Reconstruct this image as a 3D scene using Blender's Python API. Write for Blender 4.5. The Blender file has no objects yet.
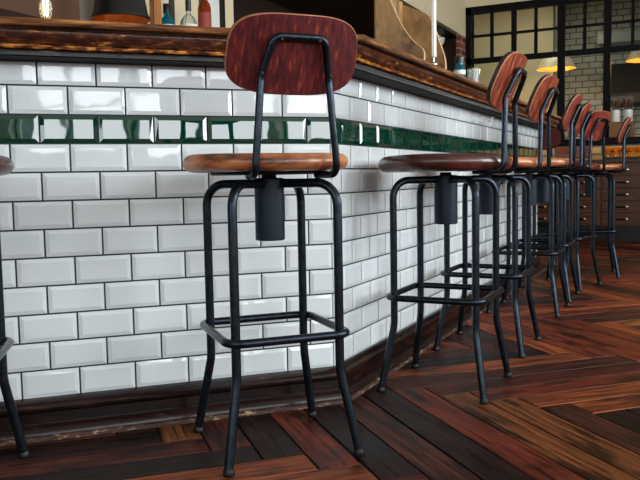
import bpy, bmesh, math, random
from mathutils import Vector, Matrix
random.seed(7)
scene = bpy.context.scene
C = scene.collection
PI = math.pi

# ------------------------------------------------------------------ camera, world, light, exposure
# world frame: origin at the floor under the bar's front corner, X = out from the long tiled side, Y = along it, Z up
cam_d = bpy.data.cameras.new('camera')
cam = bpy.data.objects.new('camera', cam_d)
C.objects.link(cam)
scene.camera = cam
cam_d.sensor_width = 36.0
cam_d.lens = 755.93 / 640 * 36
cam_d.clip_start = 0.02
CX, CY, AF, AR = 0.03675, 2.33602, 0.343021, 1.113885
EV = Vector((math.sin(AR), -math.cos(AR), 0)); EU = Vector((math.cos(AR), math.sin(AR), 0))
def to_world(d): return Vector((d.dot(EV), d.dot(EU), d.z))
_r = to_world(Vector((0.99984384, -0.00143802, -0.01761344)))
_d = to_world(Vector((-0.01767204, -0.08136011, -0.99652809)))
_f = to_world(Vector((0.0, 0.99668373, -0.08137282)))
m = Matrix.Identity(4)
for i in range(3):
    m[i][0] = _r[i]; m[i][1] = -_d[i]; m[i][2] = -_f[i]
loc = to_world(Vector((-CX, -CY, 0)))
m[0][3], m[1][3], m[2][3] = loc.x, loc.y, 0.695
cam.matrix_world = m

world = bpy.data.worlds.new('world'); scene.world = world
world.use_nodes = True
bg = world.node_tree.nodes['Background']
bg.inputs[0].default_value = (0.75, 0.85, 1.0, 1); bg.inputs[1].default_value = 0.6

XL, XR, YN, YF, ZC = -2.6, 4.6, -6.5, 6.62, 3.1       # room shell
WIN_RIGHT = [(-5.35, 0.86), (-3.55, 0.86), (-1.75, 0.86), (0.4, 0.78), (2.6, 0.78)]   # centre y, half width
WIN_NEAR = [(-1.2, 0.8), (0.8, 0.8), (2.8, 0.8)]
WZ0, WZ1 = 1.0, 2.85
def area(name, loc, rot, sx, sy, power, col):
    l = bpy.data.lights.new(name, 'AREA'); l.shape = 'RECTANGLE'; l.size = sx; l.size_y = sy
    l.energy = power; l.color = col
    o = bpy.data.objects.new(name, l); C.objects.link(o); o.location = loc; o.rotation_euler = rot
    return o
for k, (y, hw) in enumerate(WIN_RIGHT):
    area('daylight', (XR + 0.35, y, (WZ0 + WZ1) / 2), (0, PI / 2, 0), WZ1 - WZ0 + 0.1, 2 * hw + 0.1, [80, 80, 84, 185, 215][k], (0.93, 0.97, 1.0))
for x, hw in WIN_NEAR:
    area('daylight', (x, YN - 0.35, (WZ0 + WZ1) / 2), (-PI / 2, 0, PI), 2 * hw + 0.1, WZ1 - WZ0 + 0.1, 45, (0.93, 0.97, 1.0))
area('kitchen_fill_light', (-0.9, 7.5, ZC - 0.03), (0, 0, 0), 0.9, 0.3, 11, (1.0, 0.93, 0.8))  # unseen area lamp, added to brighten the kitchen
vs = scene.view_settings
vs.view_transform = 'Standard'; vs.look = 'None'; vs.exposure = 0.04; vs.gamma = 1.0; vs.use_curve_mapping = False
scene.cycles.use_denoising = True
scene.cycles.max_bounces = 8

# ------------------------------------------------------------------ materials
def srgb(r, g, b):
    f = lambda c: (c / 255 / 12.92) if c / 255 <= 0.04045 else ((c / 255 + 0.055) / 1.055) ** 2.4
    return (f(r), f(g), f(b), 1)
def new_mat(name):
    mt = bpy.data.materials.new(name); mt.use_nodes = True
    nt = mt.node_tree
    return mt, nt, nt.nodes['Principled BSDF']
def node(nt, kind, **kw):
    n = nt.nodes.new(kind)
    for k, v in kw.items(): setattr(n, k, v)
    return n
def ramp(nt, stops):
    r = node(nt, 'ShaderNodeValToRGB'); e = r.color_ramp.elements
    while len(e) < len(stops): e.new(0.5)
    for i, (p, c) in enumerate(stops): e[i].position = p; e[i].color = c
    return r
def plain(name, col, rough=0.5, metal=0.0, spec=0.5, vary=0.12, scale=30, bump=0.0):
    mt, nt, b = new_mat(name)
    tc = node(nt, 'ShaderNodeTexCoord'); ns = node(nt, 'ShaderNodeTexNoise')
    ns.inputs['Scale'].default_value = scale; ns.inputs['Detail'].default_value = 4
    nt.links.new(tc.outputs['Object'], ns.inputs['Vector'])
    lo = tuple(c * (1 - vary) for c in col[:3]) + (1,); hi = tuple(min(1, c * (1 + vary)) for c in col[:3]) + (1,)
    rp = ramp(nt, [(0.3, lo), (0.7, hi)])
    nt.links.new(ns.outputs['Fac'], rp.inputs[0]); nt.links.new(rp.outputs[0], b.inputs['Base Color'])
    b.inputs['Roughness'].default_value = rough; b.inputs['Metallic'].default_value = metal
    b.inputs['Specular IOR Level'].default_value = spec
    if bump:
        bp = node(nt, 'ShaderNodeBump'); bp.inputs['Strength'].default_value = bump; bp.inputs['Distance'].default_value = 0.002
        nt.links.new(ns.outputs['Fac'], bp.inputs['Height']); nt.links.new(bp.outputs[0], b.inputs['Normal'])
    return mt
def wood(name, stops, scale=(40, 40, 4), rough=0.4, coord='Object', bump=0.25, spec=0.5, coat=0.0):
    mt, nt, b = new_mat(name)
    tc = node(nt, 'ShaderNodeTexCoord'); mp = node(nt, 'ShaderNodeMapping'); oi = node(nt, 'ShaderNodeObjectInfo')
    mp.inputs['Scale'].default_value = scale
    ns = node(nt, 'ShaderNodeTexNoise', noise_dimensions='4D'); ns.inputs['Scale'].default_value = 1.0
    ns.inputs['Detail'].default_value = 6; ns.inputs['Roughness'].default_value = 0.62; ns.inputs['Distortion'].default_value = 0.4
    mu = node(nt, 'ShaderNodeMath', operation='MULTIPLY'); mu.inputs[1].default_value = 37.0
    nt.links.new(tc.outputs[coord], mp.inputs['Vector']); nt.links.new(mp.outputs[0], ns.inputs['Vector'])
    nt.links.new(oi.outputs['Random'], mu.inputs[0]); nt.links.new(mu.outputs[0], ns.inputs['W'])
    rp = ramp(nt, stops)
    nt.links.new(ns.outputs['Fac'], rp.inputs[0]); nt.links.new(rp.outputs[0], b.inputs['Base Color'])
    b.inputs['Roughness'].default_value = rough; b.inputs['Specular IOR Level'].default_value = spec
    b.inputs['Coat Weight'].default_value = coat; b.inputs['Coat Roughness'].default_value = 0.15
    bp = node(nt, 'ShaderNodeBump'); bp.inputs['Strength'].default_value = bump; bp.inputs['Distance'].default_value = 0.001
    nt.links.new(ns.outputs['Fac'], bp.inputs['Height']); nt.links.new(bp.outputs[0], b.inputs['Normal'])
    return mt
def emit(name, col, strength):
    mt, nt, b = new_mat(name)
    b.inputs['Base Color'].default_value = col; b.inputs['Emission Color'].default_value = col
    b.inputs['Emission Strength'].default_value = strength
    return mt
def glass(name, tint=(1, 1, 1, 1), refl=0.08, rough=0.0):
    mt, nt, b = new_mat(name); nt.nodes.remove(b)
    out = nt.nodes['Material Output']
    tr = node(nt, 'ShaderNodeBsdfTransparent'); tr.inputs[0].default_value = tint
    gl = node(nt, 'ShaderNodeBsdfGlossy'); gl.inputs['Roughness'].default_value = rough
    fr = node(nt, 'ShaderNodeFresnel'); fr.inputs[0].default_value = 1.18
    mx = node(nt, 'ShaderNodeMixShader')
    nt.links.new(fr.outputs[0], mx.inputs[0]); nt.links.new(tr.outputs[0], mx.inputs[1]); nt.links.new(gl.outputs[0], mx.inputs[2])
    nt.links.new(mx.outputs[0], out.inputs[0])
    return mt
def bottle_glass(name, col, trans=0.7):
    mt, nt, b = new_mat(name)
    b.inputs['Base Color'].default_value = col; b.inputs['Roughness'].default_value = 0.04
    b.inputs['Transmission Weight'].default_value = trans; b.inputs['IOR'].default_value = 1.3
    return mt
def brick_mat(name, c1, c2, mortar, bw, bh, ms, rough=0.35, axis='xz'):
    mt, nt, b = new_mat(name)
    tc = node(nt, 'ShaderNodeTexCoord'); sp = node(nt, 'ShaderNodeSeparateXYZ'); cb = node(nt, 'ShaderNodeCombineXYZ')
    nt.links.new(tc.outputs['Object'], sp.inputs[0])
    nt.links.new(sp.outputs[0 if axis[0] == 'x' else 1], cb.inputs[0]); nt.links.new(sp.outputs[2], cb.inputs[1])
    br = node(nt, 'ShaderNodeTexBrick'); br.inputs['Color1'].default_value = c1; br.inputs['Color2'].default_value = c2
    br.inputs['Mortar'].default_value = mortar; br.inputs['Scale'].default_value = 1.0
    br.inputs['Brick Width'].default_value = bw; br.inputs['Row Height'].default_value = bh; br.inputs['Mortar Size'].default_value = ms
    nt.links.new(cb.outputs[0], br.inputs['Vector']); nt.links.new(br.outputs['Color'], b.inputs['Base Color'])
    b.inputs['Roughness'].default_value = rough
    bp = node(nt, 'ShaderNodeBump', invert=True); bp.inputs['Strength'].default_value = 0.4; bp.inputs['Distance'].default_value = 0.004
    nt.links.new(br.outputs['Fac'], bp.inputs['Height']); nt.links.new(bp.outputs[0], b.inputs['Normal'])
    return mt
def tile_mat(name, col, rough, spots=True, spec=0.65):
    mt, nt, b = new_mat(name)
    at = node(nt, 'ShaderNodeAttribute', attribute_name='tone'); tc = node(nt, 'ShaderNodeTexCoord')
    mx = node(nt, 'ShaderNodeMix', data_type='RGBA', blend_type='MULTIPLY'); mx.inputs[0].default_value = 1.0
    mx.inputs[6].default_value = col; nt.links.new(at.outputs['Color'], mx.inputs[7])
    last = mx.outputs[2]
    if spots:   # a few small brown chips in the glaze
        vo = node(nt, 'ShaderNodeTexVoronoi'); vo.inputs['Scale'].default_value = 7.0
        nt.links.new(tc.outputs['Object'], vo.inputs['Vector'])
        lt = node(nt, 'ShaderNodeMath', operation='LESS_THAN'); lt.inputs[1].default_value = 0.022
        nt.links.new(vo.outputs['Distance'], lt.inputs[0])
        m2 = node(nt, 'ShaderNodeMix', data_type='RGBA'); m2.inputs[7].default_value = srgb(120, 95, 70)
        nt.links.new(lt.outputs[0], m2.inputs[0]); nt.links.new(last, m2.inputs[6]); last = m2.outputs[2]
    nt.links.new(last, b.inputs['Base Color'])
    b.inputs['Roughness'].default_value = rough; b.inputs['Specular IOR Level'].default_value = spec
    ns = node(nt, 'ShaderNodeTexNoise'); ns.inputs['Scale'].default_value = 14; ns.inputs['Detail'].default_value = 1
    nt.links.new(tc.outputs['Object'], ns.inputs['Vector'])
    bp = node(nt, 'ShaderNodeBump'); bp.inputs['Strength'].default_value = 0.07; bp.inputs['Distance'].default_value = 0.004
    nt.links.new(ns.outputs['Fac'], bp.inputs['Height']); nt.links.new(bp.outputs[0], b.inputs['Normal'])
    return mt
def floor_mat():
    mt, nt, b = new_mat('floor_planks')
    uv = node(nt, 'ShaderNodeUVMap', uv_map='grain'); at = node(nt, 'ShaderNodeAttribute', attribute_name='tone')
    mp = node(nt, 'ShaderNodeMapping'); mp.inputs['Scale'].default_value = (4.0, 80, 1)
    nt.links.new(uv.outputs[0], mp.inputs[0])
    ns = node(nt, 'ShaderNodeTexNoise'); ns.inputs['Scale'].default_value = 1; ns.inputs['Detail'].default_value = 7; ns.inputs['Roughness'].default_value = 0.65
    nt.links.new(mp.outputs[0], ns.inputs['Vector'])
    n2 = node(nt, 'ShaderNodeTexNoise'); n2.inputs['Scale'].default_value = 9; n2.inputs['Detail'].default_value = 5; n2.inputs['Roughness'].default_value = 0.6
    mp2 = node(nt, 'ShaderNodeMapping'); mp2.inputs['Scale'].default_value = (0.35, 1.3, 1)
    nt.links.new(uv.outputs[0], mp2.inputs[0]); nt.links.new(mp2.outputs[0], n2.inputs['Vector'])
    grain = ramp(nt, [(0.36, (0.16, 0.15, 0.15, 1)), (0.48, (0.9, 0.9, 0.9, 1)), (0.66, (1.9, 1.8, 1.6, 1))])
    nt.links.new(ns.outputs['Fac'], grain.inputs[0])
    dirt = ramp(nt, [(0.38, (0.16, 0.15, 0.16, 1)), (0.50, (1, 1, 1, 1))])
    nt.links.new(n2.outputs['Fac'], dirt.inputs[0])
    mA = node(nt, 'ShaderNodeMix', data_type='RGBA', blend_type='MULTIPLY'); mA.inputs[0].default_value = 1
    mB = node(nt, 'ShaderNodeMix', data_type='RGBA', blend_type='MULTIPLY'); mB.inputs[0].default_value = 1
    nt.links.new(at.outputs['Color'], mA.inputs[6]); nt.links.new(grain.outputs[0], mA.inputs[7])
    nt.links.new(mA.outputs[2], mB.inputs[6]); nt.links.new(dirt.outputs[0], mB.inputs[7])
    nt.links.new(mB.outputs[2], b.inputs['Base Color'])
    rr = ramp(nt, [(0.3, (0.36, 0.36, 0.36, 1)), (0.7, (0.58, 0.58, 0.58, 1))])
    nt.links.new(n2.outputs['Fac'], rr.inputs[0]); nt.links.new(rr.outputs[0], b.inputs['Roughness'])
    b.inputs['Specular IOR Level'].default_value = 0.09
    bp = node(nt, 'ShaderNodeBump'); bp.inputs['Strength'].default_value = 0.5; bp.inputs['Distance'].default_value = 0.0015
    nt.links.new(ns.outputs['Fac'], bp.inputs['Height']); nt.links.new(bp.outputs[0], b.inputs['Normal'])
    return mt

M = {}
M['floor'] = floor_mat()
M['gap'] = plain('floor_gap', srgb(14, 9, 8), 0.9)
M['tile'] = tile_mat('white_tile', (0.635, 0.685, 0.70, 1), 0.035)
M['green'] = tile_mat('green_tile', srgb(0, 54, 40), 0.02, False, 1.0)
M['grout'] = plain('grout', srgb(44, 50, 54), 0.9)
M['steel'] = plain('black_steel', srgb(40, 47, 55), 0.28, 0.85, 0.4, 0.4, 60)
M['housing'] = plain('blue_black_paint', srgb(24, 35, 46), 0.35, 0.0, 0.18)
M['steel_dark'] = plain('black_paint', srgb(12, 12, 13), 0.5, 0.0, 0.2)
M['rubber'] = plain('foot_rubber', srgb(12, 12, 13), 0.4, 0.0, 0.35)
M['screw'] = plain('screw_metal', srgb(150, 150, 150), 0.3, 1.0)
M['seat_tan'] = wood('seat_tan', [(0.34, srgb(46, 26, 19)), (0.43, srgb(118, 68, 42)), (0.53, srgb(166, 100, 60)), (0.72, srgb(206, 144, 100))], (7, 7, 26), 0.36, coat=0.15)
M['seat_dark'] = wood('seat_dark', [(0.28, srgb(30, 13, 11)), (0.5, srgb(62, 27, 20)), (0.72, srgb(112, 54, 34))], (9, 5, 14), 0.3, coat=0.25)
M['back_maroon'] = wood('back_maroon', [(0.28, srgb(26, 10, 12)), (0.46, srgb(70, 20, 24)), (0.58, srgb(92, 28, 28)), (0.74, srgb(160, 78, 42))], (110, 60, 8), 0.45, spec=0.3)
M['back_orange'] = wood('back_orange', [(0.34, srgb(48, 18, 14)), (0.45, srgb(104, 42, 28)), (0.56, srgb(142, 66, 42)), (0.68, srgb(196, 116, 72))], (80, 50, 6), 0.4, spec=0.35)
M['back_red'] = wood('back_red', [(0.36, srgb(50, 16, 14)), (0.5, srgb(116, 44, 36)), (0.66, srgb(164, 80, 58))], (80, 50, 6), 0.4, spec=0.35)
M['ply_edge'] = wood('plywood_edge', [(0.3, srgb(120, 70, 45)), (0.7, srgb(190, 128, 88))], (8, 8, 90), 0.5)
M['dark_edge'] = wood('dark_rim', [(0.3, srgb(22, 10, 9)), (0.7, srgb(46, 22, 18))], (8, 8, 90), 0.4)  # darker half of the backrest rim, on the sitter's side
M['walnut'] = wood('dark_walnut', [(0.3, srgb(24, 12, 9)), (0.52, srgb(60, 32, 22)), (0.75, srgb(100, 58, 36))], (6, 6, 60), 0.3, coat=0.3)
M['worn'] = wood('dark_varnish', [(0.30, srgb(26, 13, 10)), (0.50, srgb(56, 28, 20)), (0.60, srgb(92, 50, 28)), (0.70, srgb(186, 122, 58))], (22, 22, 90), 0.24, spec=0.5, coat=0.5, bump=0.3)
M['goldflake'] = wood('worn_golden_edge', [(0.40, srgb(44, 20, 12)), (0.50, srgb(110, 58, 26)), (0.62, srgb(200, 134, 60))], (30, 30, 110), 0.34, spec=0.4, bump=0.5)
M['edge_gold'] = wood('edge_board', [(0.36, srgb(50, 26, 14)), (0.54, srgb(120, 74, 38)), (0.74, srgb(186, 132, 70))], (9, 9, 90), 0.35, spec=0.4, coat=0.1)
M['bead'] = wood('black_bead', [(0.3, srgb(18, 13, 12)), (0.56, srgb(42, 33, 29)), (0.74, srgb(112, 98, 90))], (14, 14, 120), 0.25, coat=0.3, spec=0.4)
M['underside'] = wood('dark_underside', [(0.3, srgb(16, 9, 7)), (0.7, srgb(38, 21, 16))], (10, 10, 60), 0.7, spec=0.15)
M['skirt'] = wood('skirting_wood', [(0.34, srgb(9, 5, 5)), (0.56, srgb(24, 11, 10)), (0.76, srgb(76, 38, 28))], (8, 8, 60), 0.25, spec=0.3, coat=0.5)
M['shoe'] = wood('varnished_shoe', [(0.32, srgb(14, 8, 8)), (0.6, srgb(34, 18, 16)), (0.8, srgb(80, 52, 40))], (26, 26, 90), 0.25, bump=0.4, spec=0.35)
M['flake'] = wood('flaked_varnish', [(0.42, srgb(34, 18, 15)), (0.56, srgb(70, 42, 32)), (0.66, srgb(168, 142, 104))], (34, 34, 160), 0.55, bump=0.7)
M['cream'] = plain('cream_plaster', srgb(222, 208, 172), 0.85, vary=0.03, scale=3)
M['plaster'] = plain('room_plaster', srgb(205, 198, 184), 0.85, vary=0.04, scale=3)
M['ceil'] = plain('ceiling_paint', srgb(215, 210, 198), 0.9, vary=0.03, scale=2)
M['greige'] = plain('greige_plaster', srgb(168, 156, 142), 0.8, vary=0.08, scale=3)
M['brownpaint'] = plain('brown_paint', srgb(92, 60, 40), 0.7, vary=0.15, scale=4)
M['darkpanel'] = wood('dark_panelling', [(0.3, srgb(22, 14, 11)), (0.7, srgb(52, 34, 25))], (3, 3, 30), 0.5)
M['frame'] = plain('window_steel', srgb(8, 8, 10), 0.55, 0.0, 0.15)
M['glass'] = glass('window_glass', (0.93, 0.95, 0.92, 1))
M['winframe'] = plain('painted_window', srgb(60, 62, 60), 0.5)
M['kbrick'] = brick_mat('kitchen_tiles', srgb(205, 203, 190), srgb(188, 187, 174), srgb(112, 110, 98), 0.18, 0.088, 0.009, 0.3)
M['ybrick'] = brick_mat('yellow_bricks', srgb(238, 190, 112), srgb(210, 158, 84), srgb(130, 118, 100), 0.24, 0.09, 0.012, 0.4)
M['rbrick'] = brick_mat('red_bricks', srgb(150, 56, 34), srgb(118, 42, 28), srgb(120, 98, 80), 0.24, 0.09, 0.012, 0.5)
M['pierbrick'] = brick_mat('pier_bricks', srgb(140, 64, 40), srgb(96, 40, 28), srgb(150, 130, 108), 0.22, 0.075, 0.01, 0.7, 'yz')
M['chest'] = wood('chest_wood', [(0.3, srgb(36, 20, 12)), (0.55, srgb(78, 44, 25)), (0.78, srgb(112, 68, 38))], (4, 30, 60), 0.4)
M['knob'] = plain('knob_metal', srgb(180, 172, 158), 0.25, 1.0)
M['amber'] = bottle_glass('amber_glass', srgb(255, 172, 40), 0.75)
M['tealglass'] = bottle_glass('teal_glass', srgb(20, 120, 140), 0.6)
M['clearglass'] = bottle_glass('clear_glass', srgb(225, 235, 230), 0.85)
M['brownglass'] = bottle_glass('brown_glass', srgb(150, 62, 20), 0.6)
M['whitelabel'] = plain('paper_label', srgb(228, 228, 222), 0.6, vary=0.04)
M['redlabel'] = plain('red_label', srgb(150, 60, 50), 0.6)
M['ceramic'] = plain('white_ceramic', srgb(232, 230, 222), 0.25, vary=0.03)
M['spoonwood'] = wood('spoon_wood', [(0.3, srgb(66, 42, 26)), (0.7, srgb(120, 82, 50))], (30, 30, 6), 0.6)
M['cratewood'] = wood('crate_wood', [(0.3, srgb(92, 56, 28)), (0.7, srgb(150, 98, 50))], (6, 30, 30), 0.6)
M['rackwood'] = wood('rack_wood', [(0.34, srgb(84, 58, 34)), (0.5, srgb(146, 112, 70)), (0.66, srgb(180, 142, 94))], (9, 9, 7), 0.5)
M['rackedge'] = wood('rack_edge', [(0.3, srgb(170, 130, 92)), (0.7, srgb(214, 178, 136))], (14, 14, 5), 0.5)
M['shade'] = plain('cream_enamel', srgb(214, 204, 176), 0.35, vary=0.03)
M['shadein'] = plain('shade_inside', srgb(226, 140, 56), 0.5, vary=0.03)  # bulb's orange glow inside the cream shade, painted as base colour
M['bulb'] = emit('warm_bulb', (1.0, 0.55, 0.16, 1), 14)
M['filament'] = emit('filament', (1.0, 0.62, 0.22, 1), 16)
M['inox'] = plain('brushed_inox', srgb(150, 152, 150), 0.35, 0.9, vary=0.1, scale=8)
M['hood'] = plain('dark_hood', srgb(30, 29, 27), 0.5, 0.1)
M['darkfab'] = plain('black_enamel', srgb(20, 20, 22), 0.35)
M['glowin'] = plain('painted_dome_glow', srgb(176, 104, 56), 0.35, 0.6)  # orange lamplight on the dome's inside, put into its colour
M['postwood'] = wood('post_wood', [(0.3, srgb(120, 72, 34)), (0.7, srgb(190, 128, 70))], (30, 30, 4), 0.4)

# ------------------------------------------------------------------ mesh helpers
def link(name, bm, mats, parent=None, smooth=None):
    bmesh.ops.remove_doubles(bm, verts=bm.verts, dist=1e-6)
    bmesh.ops.recalc_face_normals(bm, faces=bm.faces)
    if smooth is not None:
        for f in bm.faces: f.smooth = True
        for e in bm.edges:
            if len(e.link_faces) == 2 and e.calc_face_angle(0) > math.radians(smooth): e.smooth = False
    me = bpy.data.meshes.new(name); bm.to_mesh(me); bm.free()
    for mt in (mats if isinstance(mats, (list, tuple)) else [mats]): me.materials.append(mt)
    o = bpy.data.objects.new(name, me); C.objects.link(o)
    if parent is not None: o.parent = parent
    return o
def empty(name, loc, rz=0.0, label=None, cat=None, group=None):
    o = bpy.data.objects.new(name, None); C.objects.link(o); o.empty_display_size = 0.1
    o.location = loc; o.rotation_euler = (0, 0, rz)
    tag(o, label, cat, group)
    return o
def tag(o, label=None, cat=None, group=None, kind=None):
    if label: o['label'] = label
    if cat: o['category'] = cat
    if group: o['group'] = group
    if kind: o['kind'] = kind
    return o
def struct(o): o['kind'] = 'structure'; return o
def box(bm, a, b, mi=0):
    x0, y0, z0 = a; x1, y1, z1 = b
    v = [bm.verts.new(p) for p in ((x0, y0, z0), (x1, y0, z0), (x1, y1, z0), (x0, y1, z0), (x0, y0, z1), (x1, y0, z1), (x1, y1, z1), (x0, y1, z1))]
    for q in ((0, 3, 2, 1), (4, 5, 6, 7), (0, 1, 5, 4), (1, 2, 6, 5), (2, 3, 7, 6), (3, 0, 4, 7)):
        bm.faces.new([v[i] for i in q]).material_index = mi
def bbox(bm, a, b, bev=0.004, mi=0):
    t = bmesh.new(); box(t, a, b, mi)
    bmesh.ops.bevel(t, geom=t.edges[:], offset=bev, segments=2, affect='EDGES', profile=0.5)
    for f in t.faces: f.material_index = mi
    me = bpy.data.meshes.new('tmp'); t.to_mesh(me); t.free(); bm.from_mesh(me); bpy.data.meshes.remove(me)
def fillet(pts, radii, n=7):
    out = [Vector(pts[0])]
    for i in range(1, len(pts) - 1):
        p, a, b = Vector(pts[i]), Vector(pts[i - 1]), Vector(pts[i + 1])
        r = radii[i] if isinstance(radii, dict) else radii
        da, db = (a - p), (b - p); la, lb = da.length, db.length; da.normalize(); db.normalize()
        ang = da.angle(db)
        if r <= 0 or ang > PI - 0.01: out.append(p); continue
        t = min(r / math.tan(ang / 2), la * 0.49, lb * 0.49)
        r2 = t * math.tan(ang / 2); bis = (da + db).normalized(); ctr = p + bis * (r2 / math.sin(ang / 2))
        s, e = p + da * t - ctr, p + db * t - ctr; tot = s.angle(e)
        for k in range(n + 1):
            w = k / n
            out.append(ctr + (s * math.sin((1 - w) * tot) + e * math.sin(w * tot)) / math.sin(tot))
    out.append(Vector(pts[-1]))
    return out
def tube(bm, pts, r, seg=12, closed=False, mi=0):
    pts = [Vector(p) for p in pts]; n = len(pts); rings = []
    up = None
    for i in range(n):
        if closed: t = (pts[(i + 1) % n] - pts[i - 1]).normalized()
        elif i == 0: t = (pts[1] - pts[0]).normalized()
        elif i == n - 1: t = (pts[-1] - pts[-2]).normalized()
        else: t = ((pts[i + 1] - pts[i]).normalized() + (pts[i] - pts[i - 1]).normalized()).normalized()
        if up is None: up = t.orthogonal().normalized()
        up = (up - t * up.dot(t)).normalized(); sd = t.cross(up)
        rr = r[i] if isinstance(r, (list, tuple)) else r
        rings.append([bm.verts.new(pts[i] + (up * math.cos(2 * PI * k / seg) + sd * math.sin(2 * PI * k / seg)) * rr) for k in range(seg)])
    m_ = n if closed else n - 1
    for i in range(m_):
        A, B = rings[i], rings[(i + 1) % n]
        off = 0
        if closed and i == n - 1:
            off = min(range(seg), key=lambda o: (A[0].co - B[o].co).length)
        for k in range(seg):
            bm.faces.new((A[k], A[(k + 1) % seg], B[(k + 1 + off) % seg], B[(k + off) % seg])).material_index = mi
    if not closed:
        bm.faces.new(rings[0][::-1]).material_index = mi; bm.faces.new(rings[-1]).material_index = mi
def lathe(bm, prof, seg=32, c=(0, 0, 0), mi=0, cap=True):
    rings = []
    for r, z in prof:
        if r < 1e-6: rings.append([bm.verts.new((c[0], c[1], c[2] + z))])
        else: rings.append([bm.verts.new((c[0] + r * math.cos(2 * PI * k / seg), c[1] + r * math.sin(2 * PI * k / seg), c[2] + z)) for k in range(seg)])
    for A, B in zip(rings, rings[1:]):
        for k in range(seg):
            k2 = (k + 1) % seg
            if len(A) == 1 and len(B) == 1: continue
            if len(A) == 1: f = bm.faces.new((A[0], B[k2], B[k]))
            elif len(B) == 1: f = bm.faces.new((A[k], A[k2], B[0]))
            else: f = bm.faces.new((A[k], A[k2], B[k2], B[k]))
            f.material_index = mi
    if cap:
        for R_ in (rings[0], rings[-1]):
            if len(R_) > 2: bm.faces.new(R_).material_index = mi
def sweep(bm, path, prof, closed_prof=True, mi=0):
    """sweep a profile of (out, z) along a floor path (list of (x, y)), outward = right-hand side of travel, mitred"""
    P = [Vector((p[0], p[1])) for p in path]; n = len(P)
    nor = []
    for i in range(n - 1):
        d = (P[i + 1] - P[i]).normalized(); nor.append(Vector((d.y, -d.x)))
    rows = []
    for i in range(n):
        if i == 0: mv = nor[0]
        elif i == n - 1: mv = nor[-1]
        else:
            s = nor[i - 1] + nor[i]; mv = s / (s.dot(nor[i]))
        rows.append([bm.verts.new((P[i].x + mv.x * o, P[i].y + mv.y * o, z)) for o, z in prof])
    k = len(prof)
    for A, B in zip(rows, rows[1:]):
        for j in range(k if closed_prof else k - 1):
            bm.faces.new((A[j], A[(j + 1) % k], B[(j + 1) % k], B[j])).material_index = mi
    if closed_prof:
        bm.faces.new(rows[0]).material_index = mi; bm.faces.new(rows[-1][::-1]).material_index = mi
def prism(bm, outline, axis, a, b, mi=0, mi_side=None):
    """extrude a 2D outline along an axis ('x','y','z') from a to b"""
    f = {'x': lambda p, t: (t, p[0], p[1]), 'y': lambda p, t: (p[0], t, p[1]), 'z': lambda p, t: (p[0], p[1], t)}[axis]
    A = [bm.verts.new(f(p, a)) for p in outline]; B = [bm.verts.new(f(p, b)) for p in outline]
    bm.faces.new(A).material_index = mi; bm.faces.new(B[::-1]).material_index = mi
    n = len(A)
    for i in range(n):
        bm.faces.new((A[i], B[i], B[(i + 1) % n], A[(i + 1) % n])).material_index = mi if mi_side is None else mi_side

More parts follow.
